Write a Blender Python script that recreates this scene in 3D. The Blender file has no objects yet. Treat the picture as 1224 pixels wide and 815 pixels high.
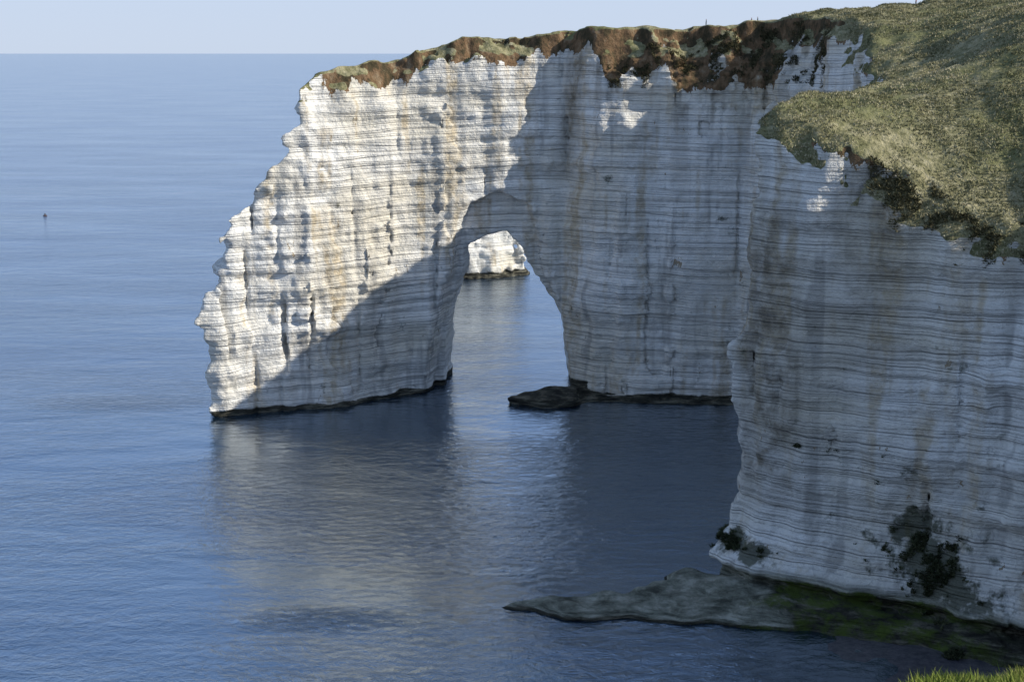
import bpy, math, random, time
import numpy as np
from mathutils import Vector
from mathutils.bvhtree import BVHTree
random.seed(3); RNG=np.random.default_rng(7)
T0=time.time()
def tick(s): print('TICK',s,round(time.time()-T0,1))
sc=bpy.context.scene
sc.view_settings.view_transform='Standard'; sc.view_settings.look='None'; sc.view_settings.exposure=0

# ------------------------------------------------------------ noise helpers
def _hash(i,j,k,seed):
    h=(i*np.uint32(374761393))^(j*np.uint32(668265263))^(k*np.uint32(2246822519))^np.uint32((seed*3266489917)&0xffffffff)
    h=(h^(h>>np.uint32(13)))*np.uint32(1274126177); h=h^(h>>np.uint32(16)); h=h*np.uint32(2654435761); h=h^(h>>np.uint32(15))
    return (h&np.uint32(0xffffff)).astype(np.float32)*np.float32(2/0xffffff)-np.float32(1)
def vnoise(x,y,z,seed=0):
    with np.errstate(over='ignore'):
        x,y,z=np.broadcast_arrays(np.asarray(x,np.float32),np.asarray(y,np.float32),np.asarray(z,np.float32))
        xf=np.floor(x);yf=np.floor(y);zf=np.floor(z)
        fx=x-xf;fy=y-yf;fz=z-zf
        xi=xf.astype(np.int32).astype(np.uint32);yi=yf.astype(np.int32).astype(np.uint32);zi=zf.astype(np.int32).astype(np.uint32)
        fx=fx*fx*(3-2*fx);fy=fy*fy*(3-2*fy);fz=fz*fz*(3-2*fz)
        r=np.float32(0)
        for a in (0,1):
            for b in (0,1):
                for c in (0,1):
                    w=(fx if a else 1-fx)*(fy if b else 1-fy)*(fz if c else 1-fz)
                    r=r+w*_hash(xi+np.uint32(a),yi+np.uint32(b),zi+np.uint32(c),seed)
        return r
def fbm(x,y,z,seed=0,oct=3,gain=.5):
    r=0;a=1;s=1;t=0
    for o in range(oct):
        r=r+a*vnoise(x*s,y*s,z*s,seed+o*17);t+=a;a*=gain;s*=2.03
    return r/t
def sstep(a,b,x):
    t=np.clip((x-a)/(b-a),0,1);return t*t*(3-2*t)
def poly_sdf(P,X,Y):
    X,Y=np.broadcast_arrays(X,Y)
    d=np.full(X.shape,1e9,np.float32);ins=np.zeros(X.shape,bool);n=len(P)
    for i in range(n):
        ax,ay=P[i];bx,by=P[(i+1)%n];ex,ey=bx-ax,by-ay
        t=np.clip(((X-ax)*ex+(Y-ay)*ey)/(ex*ex+ey*ey),0,1)
        d=np.minimum(d,np.hypot(X-ax-t*ex,Y-ay-t*ey))
        if ay!=by:
            c=((ay>Y)!=(by>Y))&(X<(bx-ax)*(Y-ay)/(by-ay)+ax); ins^=c
    return np.where(ins,d,-d).astype(np.float32)
def tps(C):
    C=np.array(C,float);n=len(C);p=C[:,:2]/100
    r=np.linalg.norm(p[:,None]-p[None],axis=2);K=np.where(r>0,r*r*np.log(r+1e-12),0)+np.eye(n)*1e-3
    Pm=np.c_[np.ones(n),p];A=np.block([[K,Pm],[Pm.T,np.zeros((3,3))]])
    w=np.linalg.solve(A,np.r_[C[:,2],0,0,0]).astype(np.float32)
    def f(X,Y):
        X,Y=np.broadcast_arrays(X,Y);x=(X/100).astype(np.float32);y=(Y/100).astype(np.float32)
        o=w[n]+w[n+1]*x+w[n+2]*y
        for i in range(n):
            r2=(x-np.float32(p[i,0]))**2+(y-np.float32(p[i,1]))**2
            o=o+w[i]*np.float32(.5)*r2*np.log(r2+np.float32(1e-12))
        return o.astype(np.float32)
    return f
def surface_nets(f,origin,h):
    s=f>0;n0,n1,n2=f.shape
    c=np.zeros((n0-1,n1-1,n2-1),np.uint8)
    offs=[(a,b,d) for a in (0,1) for b in (0,1) for d in (0,1)]
    for a,b,d in offs: c+=s[a:n0-1+a,b:n1-1+b,d:n2-1+d]
    m=(c>0)&(c<8);idx=np.argwhere(m);vid=np.full(m.shape,-1,np.int32);vid[m]=np.arange(len(idx))
    acc=np.zeros((len(idx),3),np.float32);cnt=np.zeros(len(idx),np.float32)
    val={o:f[idx[:,0]+o[0],idx[:,1]+o[1],idx[:,2]+o[2]] for o in offs}
    for o in offs:
        for ax in range(3):
            if o[ax]==1: continue
            o2=list(o);o2[ax]=1
            A=val[o];B=val[tuple(o2)]
            cr=(A>0)!=(B>0);t=np.where(cr,A/np.where(cr,A-B,1),0)
            p=np.zeros((len(idx),3),np.float32)+np.array(o,np.float32);p[:,ax]+=t
            acc+=p*cr[:,None];cnt+=cr
    v=idx+acc/cnt[:,None]
    V=np.stack([v[:,1]*h+origin[0],v[:,2]*h+origin[1],v[:,0]*h+origin[2]],1)
    Q=[]
    for ax in range(3):
        sl=[slice(None)]*3;sh=[slice(None)]*3;sl[ax]=slice(0,-1);sh[ax]=slice(1,None)
        a=s[tuple(sl)];b=s[tuple(sh)];e=np.argwhere(a!=b)
        u=(ax+1)%3;w=(ax+2)%3
        e=e[(e[:,u]>0)&(e[:,w]>0)&(e[:,u]<f.shape[u]-1)&(e[:,w]<f.shape[w]-1)]
        ia=a[e[:,0],e[:,1],e[:,2]]
        q=[]
        for du,dw in ((-1,-1),(0,-1),(0,0),(-1,0)):
            g=e.copy();g[:,u]+=du;g[:,w]+=dw;q.append(vid[g[:,0],g[:,1],g[:,2]])
        q=np.stack(q,1);q[~ia]=q[~ia][:,::-1];Q.append(q)
    return V,np.concatenate(Q)
def mesh_np(name,V,F,smooth=True):
    me=bpy.data.meshes.new(name);k=F.shape[1]
    me.vertices.add(len(V));me.vertices.foreach_set('co',np.ascontiguousarray(V,np.float32).ravel())
    me.loops.add(F.size);me.loops.foreach_set('vertex_index',np.ascontiguousarray(F,np.int32).ravel())
    me.polygons.add(len(F));me.polygons.foreach_set('loop_start',np.arange(0,F.size,k,dtype=np.int32))
    me.polygons.foreach_set('loop_total',np.full(len(F),k,np.int32))
    me.update(calc_edges=True)
    me.polygons.foreach_set('use_smooth',np.full(len(me.polygons),smooth))
    return me
def add_obj(name,me,mat=None):
    ob=bpy.data.objects.new(name,me);sc.collection.objects.link(ob)
    if mat: me.materials.append(mat)
    return ob
def get_co(me):
    a=np.empty(len(me.vertices)*3,np.float32);me.vertices.foreach_get('co',a);return a.reshape(-1,3)
def get_no(me):
    a=np.empty(len(me.vertices)*3,np.float32);me.vertex_normals.foreach_get('vector',a);return a.reshape(-1,3)
def subdiv(me,lv=1):
    ob=bpy.data.objects.new('tmp',me);sc.collection.objects.link(ob)
    m=ob.modifiers.new('s','SUBSURF');m.levels=lv;m.render_levels=lv
    dg=bpy.context.evaluated_depsgraph_get();new=bpy.data.meshes.new_from_object(ob.evaluated_get(dg))
    bpy.data.objects.remove(ob);return new
def attr(me,name,val):
    a=me.attributes.new(name,'FLOAT','POINT');a.data.foreach_set('value',np.ascontiguousarray(val,np.float32))

# ------------------------------------------------------------ node helpers
class NT:
    def __init__(s,name):
        s.m=bpy.data.materials.new(name);s.m.use_nodes=True;s.t=s.m.node_tree;s.n=s.t.nodes;s.l=s.t.links
        s.b=s.n['Principled BSDF'];s.pos=s.n.new('ShaderNodeNewGeometry').outputs['Position']
    def put(s,sock,v):
        if hasattr(v,'is_output'): s.l.new(v,sock)
        else: sock.default_value=v
    def mapn(s,scale,loc=(0,0,0)):
        m=s.n.new('ShaderNodeMapping');s.l.new(s.pos,m.inputs[0]);m.inputs['Scale'].default_value=scale;m.inputs['Location'].default_value=loc;return m.outputs[0]
    def noise(s,scale,vec=None,detail=4,rough=.55,dist=0):
        if isinstance(scale,tuple): vec=s.mapn(scale);scale=1
        k=s.n.new('ShaderNodeTexNoise');s.l.new(vec if vec else s.pos,k.inputs['Vector'])
        k.inputs['Scale'].default_value=scale;k.inputs['Detail'].default_value=detail;k.inputs['Roughness'].default_value=rough;k.inputs['Distortion'].default_value=dist
        return k.outputs['Fac']
    def ramp(s,f,st):
        r=s.n.new('ShaderNodeValToRGB');s.l.new(f,r.inputs[0]);e=r.color_ramp.elements
        while len(e)<len(st): e.new(.5)
        for i,(p,c) in enumerate(st):
            e[i].position=p;e[i].color=(c,c,c,1) if isinstance(c,(int,float)) else (*c,1)
        return r.outputs[0]
    def mix(s,f,a,b,mode='MIX'):
        m=s.n.new('ShaderNodeMix');m.data_type='RGBA';m.blend_type=mode
        s.put(m.inputs[0],f)
        for i,v in ((6,a),(7,b)): s.put(m.inputs[i],(*v,1) if isinstance(v,tuple) else v)
        return m.outputs[2]
    def math(s,op,a,b=0):
        m=s.n.new('ShaderNodeMath');m.operation=op;s.put(m.inputs[0],a);s.put(m.inputs[1],b);return m.outputs[0]
    def attr(s,n):
        a=s.n.new('ShaderNodeAttribute');a.attribute_name=n;return a.outputs['Fac']
    def bump(s,h,dist,strength=1,nrm=None):
        b=s.n.new('ShaderNodeBump');s.l.new(h,b.inputs['Height']);b.inputs['Distance'].default_value=dist;b.inputs['Strength'].default_value=strength
        if nrm: s.l.new(nrm,b.inputs['Normal'])
        return b.outputs[0]
    def blob(s,cx,cy,rx,ry):
        v=s.mapn((1/rx,1/ry,0),(-cx/rx,-cy/ry,0));d=s.n.new('ShaderNodeVectorMath');d.operation='LENGTH';s.l.new(v,d.inputs[0])
        return s.ramp(d.outputs['Value'],[(0,1),(.3,.8),(1,0)])
    def out(s,col,rough,nrm=None,spec=.3):
        s.put(s.b.inputs['Base Color'],(*col,1) if isinstance(col,tuple) else col);s.put(s.b.inputs['Roughness'],rough)
        s.b.inputs['Specular IOR Level'].default_value=spec
        if nrm: s.l.new(nrm,s.b.inputs['Normal'])
        return s.m

def cliff_material():
    g=NT('chalk_cliff')
    zz=g.attr('bed');b1=g.attr('b1')   # bedding coordinate and course irregularity (0..1)
    mid=g.noise(.25,detail=4,rough=.68)
    fr=g.math('FRACT',g.math('ADD',g.math('MULTIPLY',zz,.66),g.math('MULTIPLY',b1,1.9)))
    c1=g.ramp(fr,[(0,0),(.04,1),(.08,1),(.16,0)])
    fr2=g.math('FRACT',g.math('ADD',g.math('MULTIPLY',zz,1.75),g.math('MULTIPLY',b1,3.4)))
    c2=g.ramp(fr2,[(0,0),(.12,1),(.34,0)])
    brk=g.ramp(mid,[(.40,.10),(.64,1)])
    brk2=g.ramp(g.noise(.55,detail=3,rough=.65),[(.40,0),(.58,1)])
    l1=g.math('MULTIPLY',c1,brk);l2=g.math('MULTIPLY',c2,brk2)
    patch=g.attr('patch')
    col=g.mix(g.ramp(patch,[(.32,0),(.6,1)]),(.75,.70,.595),(.88,.865,.825))
    col=g.mix(g.math('MULTIPLY',g.ramp(b1,[(.36,0),(.5,.2),(.66,1)]),.28),col,(.50,.49,.47))
    col=g.mix(g.ramp(mid,[(.36,.28),(.52,0)]),col,(.48,.46,.42))
    st=g.attr('st')
    col=g.mix(g.math('MULTIPLY',g.ramp(st,[(.58,0),(.78,.65)]),g.ramp(brk2,[(0,.4),(1,1)])),col,(.48,.37,.21))
    col=g.mix(g.ramp(st,[(.18,.55),(.34,0)]),col,(.31,.30,.28))
    col=g.mix(g.math('MULTIPLY',g.attr('stain'),g.ramp(mid,[(.36,.25),(.6,.95)])),col,(.21,.18,.135))
    col=g.mix(g.math('MULTIPLY',l2,.27),col,(.30,.295,.29))
    col=g.mix(g.math('MULTIPLY',l1,.42),col,(.19,.19,.19))
    mo=g.ramp(g.math('ADD',g.attr('moss'),g.math('MULTIPLY',g.math('SUBTRACT',mid,.5),2.6)),[(.40,0),(.66,.85)])
    col=g.mix(mo,col,(.065,.075,.042))
    sn=g.noise((.3,.3,.15),detail=5,rough=.72)
    soil=g.ramp(sn,[(.30,(.035,.034,.02)),(.46,(.085,.066,.038)),(.56,(.19,.118,.066)),(.66,(.27,.20,.125)),(.78,(.5,.45,.36))])
    sm=g.math('GREATER_THAN',g.math('ADD',g.attr('soil'),g.math('MULTIPLY',g.math('SUBTRACT',sn,.5),2.8)),.5)
    col=g.mix(sm,col,soil)
    gn=g.noise(.6,detail=4,rough=.78)
    gc=g.ramp(gn,[(.3,(.09,.086,.045)),(.43,(.20,.188,.10)),(.55,(.33,.30,.175)),(.7,(.48,.43,.29))])
    gc=g.mix(g.ramp(patch,[(.40,0),(.62,.7)]),gc,(.155,.165,.07))
    gm=g.ramp(g.math('ADD',g.attr('grass'),g.math('MULTIPLY',g.math('SUBTRACT',sn,.5),.8)),[(.42,0),(.55,1)])
    col=g.mix(gm,col,gc)
    wn=g.noise((.2,.2,1.8),detail=5,rough=.7)
    lc=g.ramp(wn,[(.36,(.085,.088,.07)),(.5,(.23,.235,.185)),(.64,(.44,.43,.36))])
    col=g.mix(g.attr('ledge'),col,lc)
    wc=g.ramp(wn,[(.36,(.018,.018,.016)),(.5,(.06,.058,.045)),(.64,(.20,.185,.14))])
    wc=g.mix(g.math('MULTIPLY',g.attr('algae'),g.ramp(mid,[(.44,0),(.60,.85)])),wc,(.085,.12,.022))
    wm=g.ramp(g.math('ADD',g.attr('wet'),g.math('MULTIPLY',g.math('SUBTRACT',mid,.5),1.1)),[(.36,0),(.64,1)])
    col=g.mix(wm,col,wc)
    h=g.math('ADD',g.math('MULTIPLY',c2,-.35),g.math('MULTIPLY',c1,-.6))
    h=g.math('MULTIPLY',h,g.math('SUBTRACT',1.0,sm))
    h=g.math('ADD',h,g.math('MULTIPLY',g.noise(1.0,detail=4,rough=.72),2.1))
    return g.out(col,.95,g.bump(h,.32,1),.1)
MC=cliff_material()

# ------------------------------------------------------------ cliff headland
POLY=[(-76,302),(-60,307),(-42,313),(-24,325),(-5,330),(11,331),(18,324.5),(32,321),(52,319),(60,309),(64,290),(62,265),(56,245),(44,230),(33,217),(26,207),(34,197),(50,187),(66,176),(90,152),(112,128),(165,118),(165,372),(100,362),(50,352),(15,348),(-17,350),(-40,343),(-60,330),(-78,318)]
HC=[(-60,316,75),(-45,318,76),(-38,326,77.5),(-22,330,80.5),(-14,332,84),(28,332,85.5),(55,332,86.5),(74,330,88.5),(96,330,91),(130,330,93),(165,330,95),(0,350,80),(60,352,86),(120,365,88),(-40,345,72),
 (36,214,74),(47,206,71),(57,197,63.5),(68,188,56.5),(74,186,60),(59,260,77),(56,240,75),(50,225,74),(66,290,85),(72,302,88),(90,305,90),(70,245,77),(75,210,75),(90,250,87),(110,200,84),(140,250,95),(165,200,92),(90,165,60),(120,140,66),(165,135,75)]
Hf=tps(HC)
ox,oy,oz,hh=-80.,126.,-3.,.6
nx,ny,nz=int(222/hh),int(246/hh),int(100/hh)
X=(ox+np.arange(nx)*hh)[:,None].astype(np.float32);Y=(oy+np.arange(ny)*hh)[None].astype(np.float32)
D=poly_sdf(POLY,X,Y);H=Hf(X,Y)+1.2*fbm(X/14,Y/14,0*X,5,3)+.6*vnoise(X/3,Y/3,0*X,6)
L1=poly_sdf([(-3,195),(3,192.5),(14,190),(34,187.5),(46,185.5),(55,180.5),(66,174),(90,150),(95,175),(40,205),(27,208),(17,200),(6,197)],X,Y)
L2=poly_sdf([(-1,318),(7,313),(14,314),(18,319),(52,316),(55,330),(14,330),(5,324)],X,Y)
near=sstep(262,225,Y+0*X)
wallm=sstep(290,312,Y+0*X)
ZK=[0,2.6,3.8,6,13,27,47,70,95];ON=[4.6,4.4,2.6,4.2,6.6,5.8,7.0,7.2,7.4];OW=[0,.1,.2,.5,.8,1.2,2,3,3.6]
right=sstep(10,24,X+0*Y)*wallm
flut=(2.4+1.0*right)*fbm(X/11,Y/11,0*X,21,2)+.8*vnoise(X/3.2,Y/3.2,0*X,33)
crk=1-sstep(0,.11,np.abs(vnoise(X/8,Y/8,0*X,35)));crk2=1-sstep(0,.12,np.abs(vnoise(X/5,Y/5,0*X,36)))
gul=fbm(X/7,Y/7,0*X,41,3)
T=np.where(wallm>.5,8+7*gul+5*sstep(15,35,X+0*Y)*sstep(80,55,X+0*Y),3.5+2.5*gul).astype(np.float32)
lx=[-5,0,25,35,45,57,66,74,90];lv=[-67,-67,-68,-65,-59.5,-50.5,-47.5,-45.5,-41]
hz=[-5,0,18,28,34,36.5,38,45,100];hl=[-17.5,-17,-15.8,-11.9,-11.7,-7,-1,12,120];hr=[14.8,14.5,12,5.6,2.6,-.5,-1.5,-14,-120]
nzl=[-5,0,20,30,40,45,48,52,100];nl=[-20,-20,-17,-14,-13,-10,-3,8,150];nr=[14.8,14.5,11.5,7,5.5,3,-4,-12,-150]
def up_noise(cell,seed):
    cache={}
    def g(z):
        q=z/cell[2];k=math.floor(q);t=q-k;t=t*t*(3-2*t)
        for kk in (k,k+1):
            if kk not in cache:
                cache[kk]=vnoise(X/cell[0],Y/cell[1],np.float32(kk),seed)
        for o in list(cache):
            if o<k: del cache[o]
        return cache[k]*(1-t)+cache[k+1]*t
    return g
nA=up_noise((8,8,12),61);nB=up_noise((2.8,2.8,3.6),62);nS=up_noise((30,30,1.7),64);nS2=up_noise((14,14,4.5),65);nC=up_noise((12,12,16),66)
F=np.empty((nz,nx,ny),np.float32)
for k in range(nz):
    z=oz+k*hh
    off=near*np.interp(z,ZK,ON)+(1-near)*np.interp(z,ZK,OW)
    off=off+flut*(.35+.65*min(1,max(0,z)/15))
    c_=nC(z)
    off=off+1.5*crk*sstep(-.1,.35,c_)+1.1*crk2*sstep(.1,-.35,c_)
    q=np.maximum(0,z-(H-T));off=off+q*.55
    a_=nA(z);b_=nB(z);s_=nS(z)
    nn=1.0*a_+.85*np.abs(b_)-.35+.50*s_+.75*nS2(z)
    f=np.minimum(D-off+nn,(H-z)+.25*b_)
    f=np.minimum(f,(X-np.interp(z,lx,lv))*.8+1.6*a_+1.4*np.abs(b_)-.5+.8*s_+1.5*nS2(z)+0*Y)
    if z<56:
        rough=.5*b_+.25*s_
        h1=np.minimum(X-np.interp(z,hz,hl)+.10*(336-Y),np.interp(z,hz,hr)-X)
        h2=np.minimum(np.minimum(X-np.interp(z,nzl,nl)+.25*(332-Y),np.interp(z,nzl,nr)-X),336-Y)
        hole=np.maximum(h1,h2);hole=np.minimum(hole,np.minimum(Y-290,X+28))
        f=np.minimum(f,-hole+rough)
    if z<8:
        top1=.95+.03*np.clip(X-12,0,40)+.4*a_+.45*b_
        f=np.maximum(f,np.minimum(L1+.9*a_+1.3*b_-.8*max(0,z),top1-z))
        f=np.maximum(f,np.minimum(L2+.8*b_,np.where(X<16,1.7,.7)+.5*a_+.4*b_-z))
    F[k]=f
F[-1]=-1;F[:,0]=-1;F[:,-1]=-1;F[:,:,0]=-1;F[:,:,-1]=-1
V,Q=surface_nets(F,(ox,oy,oz),hh);del F
me=subdiv(mesh_np('c',V,Q),1)
tick('subdiv')
def dress(me,main=False):
    P=get_co(me);N=get_no(me);x,y,z=P.T
    up=np.clip(N[:,2],0,1);steep=1-sstep(.35,.7,up)
    if main: steep=steep*sstep(2,9,Hf(x,y)-z)
    bed=z+1.2*vnoise(x/60,y/60,0*z,8)-.022*x+.2*vnoise(x/9,y/9,z/9,13)
    band=vnoise(x/40,y/40,bed/.85,9)*.26+vnoise(x/25,y/25,bed/.42,10)*.14
    fine=vnoise(x/.9,y/.9,z/.9,11)*.11+vnoise(x/2.2,y/2.2,z/2.2,12)*.13
    P=P+N*((band*steep+fine*(.5+.5*steep))[:,None])
    me.vertices.foreach_set('co',P.ravel());me.update();attr(me,'bed',bed)
    attr(me,'b1',.5+.42*fbm(x/24,y/24,bed/1.15,14,2))
    attr(me,'patch',.5+.5*fbm(x/18,y/18,z/14,15,4,.6))
    attr(me,'st',np.clip(.5+.75*fbm(x/3.6,y/3.6,z/45,16,4,.62),0,1))
    return P,N,up
P,N,up=dress(me,True)
x,y,z=P.T
Hv=Hf(x,y);depth=Hv-z
wl=sstep(285,310,y)
thr=wl*(5.5+6*fbm(x/6,y/6,z/25,71,3)+12*sstep(14,32,x)*sstep(95,60,x)*(.40+fbm(x/7,y/7,0*z,77,2)))+(1-wl)*(1.0+2.5*fbm(x/6,y/6,0*z,72,2))
soil=(1-sstep(-2.5,2.5,depth-thr))*sstep(-46,-38,x)
lo=.42-.2*(1-wl)
grass=sstep(lo,lo+.24,up+.12*fbm(x/5,y/5,z/5,73,2))*(z>40)*sstep(9,5,depth)
wetn=fbm(x/6,y/6,0*z,74,3)
nearw=sstep(230,215,y)*sstep(30,42,x)
wet2=1-sstep(.7,2.0,z+.8*wetn-2.6*nearw)
ledge=np.maximum(1-sstep(2.4,4.0,z+.6*wetn-1.5*nearw),0)*np.where((y<230)|((x>-4)&(x<18)),1,.0)
wet1=np.clip(1-sstep(.1,.7,z)+.10+.35*wetn,0,1)
wmix=np.where(y<212,1-sstep(28,50,x+8*wetn),0)
wet=wet1*wmix+wet2*(1-wmix)
wet=np.where((y>300)&(x>-4)&(x<18)&(z<3),np.maximum(wet,.75),wet)
algae=sstep(22,42,x)*sstep(70,60,x)*sstep(230,215,y)
stain=np.exp(-((x-38)/4.5)**2)*sstep(8,20,z)*sstep(66,50,z)*sstep(235,225,y)+.8*np.exp(-((x-13-.1*(z-60))/2.2)**2)*sstep(45,60,z)*wl+.6*np.exp(-((x-50)/5)**2)*sstep(25,45,z)*sstep(235,225,y)
streak=sstep(-.05,.30,fbm(x/2.2,y/2.2,z/60,78,3,.6))
stain=stain+wl*sstep(8,20,x)*1.0*streak*np.exp(-np.clip(depth-thr,0,99)/12)+.5*(1-wl)*streak*np.exp(-np.clip(depth,0,99)/12)
moss=(y<222)*(np.exp(-((x-59)/6.5)**2-((z-9)/9.5)**2)*.86+np.exp(-((x-35)/6)**2-((z-6.5)/1.8)**2)*.84)
for n_,v_ in (('soil',soil),('grass',grass),('wet',wet),('algae',algae),('stain',np.clip(stain,0,1)),('ledge',np.clip(ledge,0,1)),('moss',moss)): attr(me,n_,v_)
me.polygons.foreach_set('use_smooth',np.full(len(me.polygons),True))
cliff=add_obj('chalk_cliff_arch',me,MC)
print('cliff faces',len(me.polygons));tick('dress')

# ------------------------------------------------------------ sea stack behind the arch
ox2,oy2,h2=-56.,488.,.8
X2=(ox2+np.arange(95)*h2)[:,None].astype(np.float32);Y2=(oy2+np.arange(64)*h2)[None].astype(np.float32)
D2=poly_sdf([(-48,492),(-30,495),(-14,500),(5,510),(3,522),(-20,531),(-46,527)],X2,Y2)
F=np.empty((68,95,64),np.float32)
for k in range(68):
    z_=-3+k*h2
    F[k]=np.minimum(D2-max(z_,0)*.28+2.2*vnoise(X2/6,Y2/6,z_/9,3)+2.0*np.abs(vnoise(X2/2.5,Y2/2.5,z_/3,4))-.6+.5*vnoise(X2/20,Y2/20,z_/1.6,4),46+5*vnoise(X2/9,Y2/9,0,5)-z_)
F[-1]=-1
V,Q=surface_nets(F,(ox2,oy2,-3.),h2);m2=subdiv(mesh_np('s',V,Q),1)
P2,N2,up2=dress(m2)
attr(m2,'wet',1-sstep(1.2,3.2,P2[:,2]+vnoise(P2[:,0]/4,P2[:,1]/4,0*P2[:,2],6)))
m2.polygons.foreach_set('use_smooth',np.full(len(m2.polygons),True))
add_obj('sea_stack',m2,MC)

# ------------------------------------------------------------ scatter helpers
def veg_mat(name,stops):
    g=NT(name);return g.out(g.ramp(g.attr('tint'),stops),.85,None,.15)
def blades(name,pts,hgt,wid,per,mat,lean=.5,nrm=None):
    n=len(pts);p=np.repeat(pts,per,0);m=len(p)
    a=RNG.uniform(0,2*np.pi,m);hh_=hgt*RNG.uniform(.5,1.3,m);ww=wid*RNG.uniform(.6,1.3,m)
    base=p+np.c_[RNG.normal(0,hgt*.35,(m,2)),np.full(m,-.05)]
    dx=np.c_[np.cos(a),np.sin(a),np.zeros(m)]
    tip=base+np.c_[RNG.normal(0,lean,(m,2))*hh_[:,None],hh_]
    if nrm is not None: tip=tip+np.repeat(nrm,per,0)*(hh_*.8)[:,None]
    V=np.stack([base-dx*ww[:,None]/2,base+dx*ww[:,None]/2,tip],1).reshape(-1,3)
    me=mesh_np(name,V,np.arange(3*m).reshape(-1,3),False)
    big=.5+.7*fbm(pts[:,0]/7,pts[:,1]/7,0*pts[:,0],55,3)
    t=np.repeat(.5*big+.5*RNG.uniform(0,1,n),per)+RNG.normal(0,.1,m)
    attr(me,'tint',np.repeat(np.clip(t,0,1),3))
    return add_obj(name,me,mat)
gidx=np.where((grass>.5)&(x>28)&(y<325)&(x<135)&(x<y*.42+6))[0]
dens=.5+.8*fbm(x[gidx]/4,y[gidx]/4,0,91,3)
gidx=gidx[RNG.uniform(0,1,len(gidx))<np.clip(dens*1.3-.15,0,1)]
if len(gidx)>45000: gidx=RNG.choice(gidx,45000,False)
GM=veg_mat('dry_grass',[(.15,(.08,.083,.038)),(.4,(.185,.18,.092)),(.6,(.33,.30,.175)),(.9,(.50,.45,.31))])
blades('cliff_top_grass',P[gidx],.32,.2,3,GM)
fr=fbm(x/2.6,y/2.6,z/4.0,101,4,.68)
mA=(fr*1.1+moss>.74)&(y<222)&(moss>.08)
mC=(y<222)&(x>40)&(x<64)&(z>8)&(z<24)&(fr>.38)
si=np.where(mA|mC)[0];si=np.repeat(si,2)
if len(si)>55000: si=RNG.choice(si,55000,False)
SM=veg_mat('ivy_leaves',[(.2,(.028,.036,.018)),(.5,(.055,.068,.034)),(.85,(.12,.125,.065))])
blades('cliff_shrub',P[si]+N[si]*RNG.uniform(0,.45,(len(si),1)),.28,.28,3,SM,.9,N[si])
fr=fbm(x/2.2,y/2.2,z/2.8,102,4,.6)
mD=(wl>.5)&(x>22)&(x<100)&(depth<14)&(depth>1)&(fr>.17)&(y<330)
mE=(y<215)&(x>50)&(x<80)&(depth<5.5)&(depth>.3)&(up<.62)&(fr>-.02+.05*depth)
si=np.where(mD|mE)[0]
if len(si)>30000: si=RNG.choice(si,30000,False)
SM2=veg_mat('scrub_leaves',[(.2,(.04,.04,.02)),(.5,(.085,.08,.04)),(.85,(.19,.165,.09))])
blades('cliff_edge_scrub',P[si]+N[si]*RNG.uniform(0,.35,(len(si),1)),.3,.26,3,SM2,.9,N[si])
tick('veg')

# ------------------------------------------------------------ foreground hill under the viewpoint
gx=np.linspace(-50,150,401)
U,W=np.meshgrid(gx,np.linspace(0,1,260),indexing='ij')
edge=np.interp(U,[-50,-10,4,8.0,9.2,11.5,16,60,90,150],[-25,-2,16,23.2,25.8,29.2,36.5,118,126,122])
yy=-80+(edge+80)*(1-(1-W)**1.8)
yy=np.where(W>0.5,yy+.5*vnoise(U/1.5,0*U,0*U,2)*W,yy)
hz_=78.2-.40*np.clip(yy,0,30)-.12*np.clip(yy-30,0,100)-.12*np.clip(U-25,0,150)+.02*np.clip(-yy,0,80)+.12*fbm(U/1.3,yy/1.3,0*U,3,3)+.4*vnoise(U/6,yy/6,0*U,4)*sstep(3,12,np.abs(U)+np.abs(yy))
V=np.stack([U,yy,hz_],-1)
drop=np.stack([U[:,-1],edge[:,-1]-1.2,hz_[:,-1]-1.5],-1)[:,None];drop2=np.stack([U[:,-1],edge[:,-1]-4,np.full(401,-3.)],-1)[:,None]
V=np.concatenate([V,drop,drop2],1);nj=V.shape[1]
I=np.arange(401*nj).reshape(401,nj)
Fq=np.stack([I[:-1,:-1],I[1:,:-1],I[1:,1:],I[:-1,1:]],-1).reshape(-1,4)
mh=mesh_np('hill',V.reshape(-1,3),Fq)
gz=V[...,2].ravel()
for k_,v_ in (('grass',(gz>30)*1.0),('wet',gz<2),('bed',gz),('patch',0*gz+.6),('b1',0*gz+.5),('st',0*gz+.5)): attr(mh,k_,v_)
add_obj('foreground_hill',mh,MC)
pts=V[:,:260][(U>6)&(U<16)&(yy>18)]
sel=pts[RNG.integers(0,len(pts),7000)]+np.c_[RNG.uniform(-.25,.25,(7000,2)),np.zeros(7000)]
FG=veg_mat('green_grass',[(.15,(.06,.09,.015)),(.4,(.14,.19,.03)),(.65,(.24,.27,.06)),(.9,(.40,.36,.15))])
blades('foreground_grass',sel,.18,.03,7,FG,.5)

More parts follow.
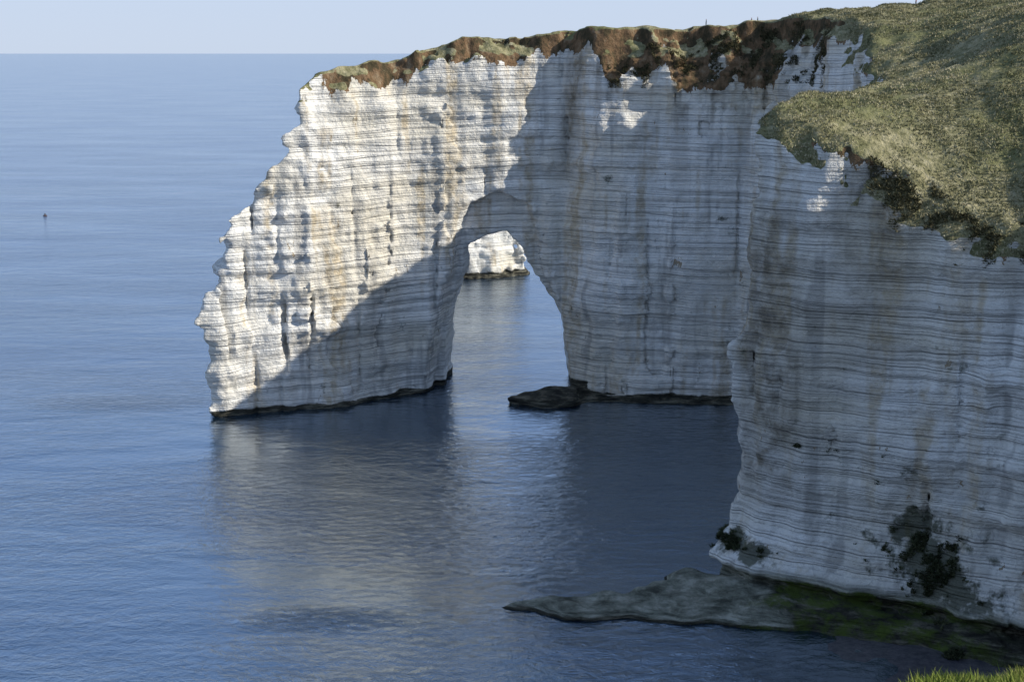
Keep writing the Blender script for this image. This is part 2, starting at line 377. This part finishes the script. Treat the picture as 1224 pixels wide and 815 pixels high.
# ------------------------------------------------------------ sea
bpy.ops.mesh.primitive_grid_add(x_subdivisions=8,y_subdivisions=8,size=140000,location=(0,0,0))
sea=bpy.context.object;sea.name='sea'
g=NT('sea_water')
big=g.noise((.006,.012,1),detail=3,rough=.6)
calm=g.ramp(g.noise((.009,.028,1),detail=4,rough=.6),[(.36,.3),(.62,1)])
shoal=g.math('ADD',g.blob(-28,190,14,6),g.blob(-92,318,26,10))
w1=g.noise((.06,.12,1),detail=2,rough=.5,dist=.3)
w2=g.noise((.42,.62,1),detail=4,rough=.66,dist=.8)
h=g.math('ADD',g.math('MULTIPLY',w1,.5),g.math('MULTIPLY',w2,g.math('ADD',g.math('MULTIPLY',calm,.33),g.math('MULTIPLY',shoal,.7))))
nb=g.bump(h,1.0,1)
col=g.mix(g.ramp(big,[(.35,0),(.65,1)]),(.003,.016,.038),(.005,.022,.048))
g.out(col,.11,nb,.5);g.b.inputs['IOR'].default_value=1.45
gl=g.n.new('ShaderNodeBsdfGlossy');gl.inputs['Roughness'].default_value=.13;g.l.new(nb,gl.inputs['Normal'])
g.l.new(g.mix(g.ramp(big,[(.35,0),(.65,1)]),(.56,.70,.88),(.68,.80,.93)),gl.inputs['Color'])
ms=g.n.new('ShaderNodeMixShader');ms.inputs[0].default_value=.43
g.l.new(g.b.outputs[0],ms.inputs[1]);g.l.new(gl.outputs[0],ms.inputs[2]);g.l.new(ms.outputs[0],g.n['Material Output'].inputs['Surface'])
sea.data.materials.append(g.m)

# wet shingle apron at the foot of the near cliff
bx,by=np.meshgrid(np.linspace(30,110,160),np.linspace(110,195,160),indexing='ij')
bz=.50-.024*np.hypot(np.clip(70-bx,0,99)*.9,np.clip(176-by,-20,99)*.3)+.16*fbm(bx/5,by/5,0*bx,5,3)
I=np.arange(25600).reshape(160,160);Fq=np.stack([I[:-1,:-1],I[1:,:-1],I[1:,1:],I[:-1,1:]],-1).reshape(-1,4)
g=NT('wet_shingle');c=g.ramp(g.noise(.8,detail=5,rough=.7),[(.35,(.06,.06,.075)),(.65,(.13,.12,.13))])
add_obj('beach',mesh_np('beach',np.stack([bx,by,bz],-1).reshape(-1,3),Fq),g.out(c,.2,g.bump(g.noise(3,detail=4),.08),.5))

# ------------------------------------------------------------ buoy
def lathe(prof,n=20):
    V=[];Fs=[]
    for r,z_ in prof:
        for i in range(n):
            a=2*math.pi*i/n;V.append((r*math.cos(a),r*math.sin(a),z_))
    for j in range(len(prof)-1):
        for i in range(n): Fs.append((j*n+i,j*n+(i+1)%n,(j+1)*n+(i+1)%n,(j+1)*n+i))
    m=bpy.data.meshes.new('buoy');m.from_pydata(V,[],Fs);m.update();return m
g=NT('buoy_paint');bm_=g.out(g.ramp(g.noise(3),[(.3,(.03,.03,.035)),(.7,(.09,.05,.04))]),.6)
bo=add_obj('buoy',lathe([(.01,-.6),(.9,-.5),(1.1,0),(.9,.3),(.4,.45),(.25,.8),(.3,.9),(.3,1.1),(.2,1.2),(.01,1.25)]),bm_);bo.location=(-233,700,0)

# ------------------------------------------------------------ walkers on the cliff top
bvh=BVHTree.FromObject(cliff,bpy.context.evaluated_depsgraph_get())
def ground(x_,y_):
    r=bvh.ray_cast(Vector((x_,y_,150)),Vector((0,0,-1)));return r[0].z if r[0] else 85
def simple(name,c):
    g=NT(name);return g.out(g.ramp(g.noise(6),[(.3,tuple(v*.8 for v in c)),(.7,c)]),.85)
skin=simple('skin',(.45,.28,.2));tr=[simple('trousers',(.03,.035,.05)),simple('trousers_b',(.07,.06,.05))];jk=[simple('jacket',(.04,.05,.08)),simple('jacket_b',(.25,.05,.04)),simple('jacket_c',(.02,.02,.02))];hr_=simple('hair',(.04,.025,.015))
def walker(x_,y_,rot,i):
    st=.16
    J={'pel':((0,0,.95),.13),'waist':((0,0,1.1),.125),'chest':((0,0,1.32),.15),'neck':((0,0,1.47),.06),'head':((0,.02,1.60),.098),'crown':((0,.01,1.68),.085),
     'hl':((-.1,0,.9),.095),'kl':((-.11,st*.7,.5),.065),'al':((-.11,st,.1),.045),'tl':((-.11,st+.15,.05),.04),
     'hr':((.1,0,.9),.095),'kr':((.11,-st*.2,.5),.065),'ar':((.11,-st*1.3,.1),.045),'tr':((.11,-st*1.3+.15,.05),.04),
     'sl':((-.19,0,1.4),.06),'el':((-.24,-.05,1.12),.045),'wl':((-.24,.08,.9),.033),'fl':((-.24,.12,.82),.03),
     'sr':((.19,0,1.4),.06),'er':((.24,.02,1.12),.045),'wr':((.24,.12,.9),.033),'fr':((.24,.17,.82),.03)}
    E=[('pel','waist'),('waist','chest'),('chest','neck'),('neck','head'),('head','crown'),('pel','hl'),('hl','kl'),('kl','al'),('al','tl'),('pel','hr'),('hr','kr'),('kr','ar'),('ar','tr'),('chest','sl'),('sl','el'),('el','wl'),('wl','fl'),('chest','sr'),('sr','er'),('er','wr'),('wr','fr')]
    K=list(J);m=bpy.data.meshes.new('person');m.from_pydata([J[k][0] for k in K],[(K.index(a),K.index(b)) for a,b in E],[])
    ob=bpy.data.objects.new('tmp',m);sc.collection.objects.link(ob)
    ob.modifiers.new('k','SKIN')
    for q,k in enumerate(K): m.skin_vertices[0].data[q].radius=(J[k][1],)*2;m.skin_vertices[0].data[q].use_root=(q==0)
    s=ob.modifiers.new('s','SUBSURF');s.levels=1
    nm=bpy.data.meshes.new_from_object(ob.evaluated_get(bpy.context.evaluated_depsgraph_get()));bpy.data.objects.remove(ob)
    p=add_obj('person',nm)
    for mt in (tr[i%2],jk[i%3],skin,hr_): nm.materials.append(mt)
    for pl in nm.polygons:
        c=pl.center;pl.use_smooth=True
        pl.material_index=0 if c.z<.93 and abs(c.x)<.2 else (1 if c.z<1.47 and c.z>.87 else (3 if c.z>1.63 or (c.z>1.5 and c.y<-.02) else 2))
    p.location=(x_,y_,ground(x_,y_)-.02);p.rotation_euler=(0,0,rot)
for i,(a,b,r) in enumerate([(45,334,1.4),(55.5,334,1.6),(57,334.5,1.5),(72,333,-1.3),(90,322,1),(94,322,-1.2)]):
    try: walker(a,b,r,i)
    except Exception as e: print('walker',e)

# ------------------------------------------------------------ light, sky, camera
az=math.radians(105);el=math.radians(30.5)
sd=Vector((math.sin(az)*math.cos(el),math.cos(az)*math.cos(el),math.sin(el)))
L=bpy.data.lights.new('sun','SUN');L.energy=5;L.angle=math.radians(.5);L.color=(1,.94,.82)
so=bpy.data.objects.new('sun',L);sc.collection.objects.link(so);so.rotation_euler=sd.to_track_quat('Z','Y').to_euler();so.location=(200,-100,200)
w=bpy.data.worlds.new('World');sc.world=w;w.use_nodes=True;wn=w.node_tree.nodes;wl_=w.node_tree.links
sky=wn.new('ShaderNodeTexSky');sky.sky_type='NISHITA';sky.sun_disc=False;sky.sun_elevation=el;sky.sun_rotation=az;sky.air_density=1.0;sky.dust_density=.6;sky.ozone_density=1.5
tc=wn.new('ShaderNodeTexCoord');sp=wn.new('ShaderNodeSeparateXYZ');wl_.new(tc.outputs['Generated'],sp.inputs[0])
mr=wn.new('ShaderNodeMapRange');wl_.new(sp.outputs[2],mr.inputs[0]);mr.inputs[1].default_value=0;mr.inputs[2].default_value=.85;mr.inputs[3].default_value=.95;mr.inputs[4].default_value=0;mr.interpolation_type='SMOOTHSTEP'
# hazy spring sky: pale at the horizon, bluer a little higher
cr=wn.new('ShaderNodeValToRGB');wl_.new(sp.outputs[2],cr.inputs[0]);ce=cr.color_ramp.elements
ce[0].position=0;ce[0].color=(.54,.63,.78,1);ce[1].position=.22;ce[1].color=(.42,.57,.87,1)
vm=wn.new('ShaderNodeVectorMath');vm.operation='SCALE';wl_.new(cr.outputs[0],vm.inputs[0]);vm.inputs['Scale'].default_value=7.3
mx=wn.new('ShaderNodeMix');mx.data_type='RGBA';wl_.new(mr.outputs[0],mx.inputs[0]);wl_.new(sky.outputs[0],mx.inputs[6]);wl_.new(vm.outputs[0],mx.inputs[7])
bg=wn['Background'];bg.inputs[1].default_value=.15;wl_.new(mx.outputs[2],bg.inputs[0])
cam=bpy.data.cameras.new('camera');co=bpy.data.objects.new('camera',cam);sc.collection.objects.link(co)
cam.sensor_width=36;cam.lens=49.44;cam.clip_end=200000;cam.clip_start=.1
co.location=(0,0,80);co.rotation_euler=(math.radians(90-11.6),0,0);sc.camera=co
tick('end')
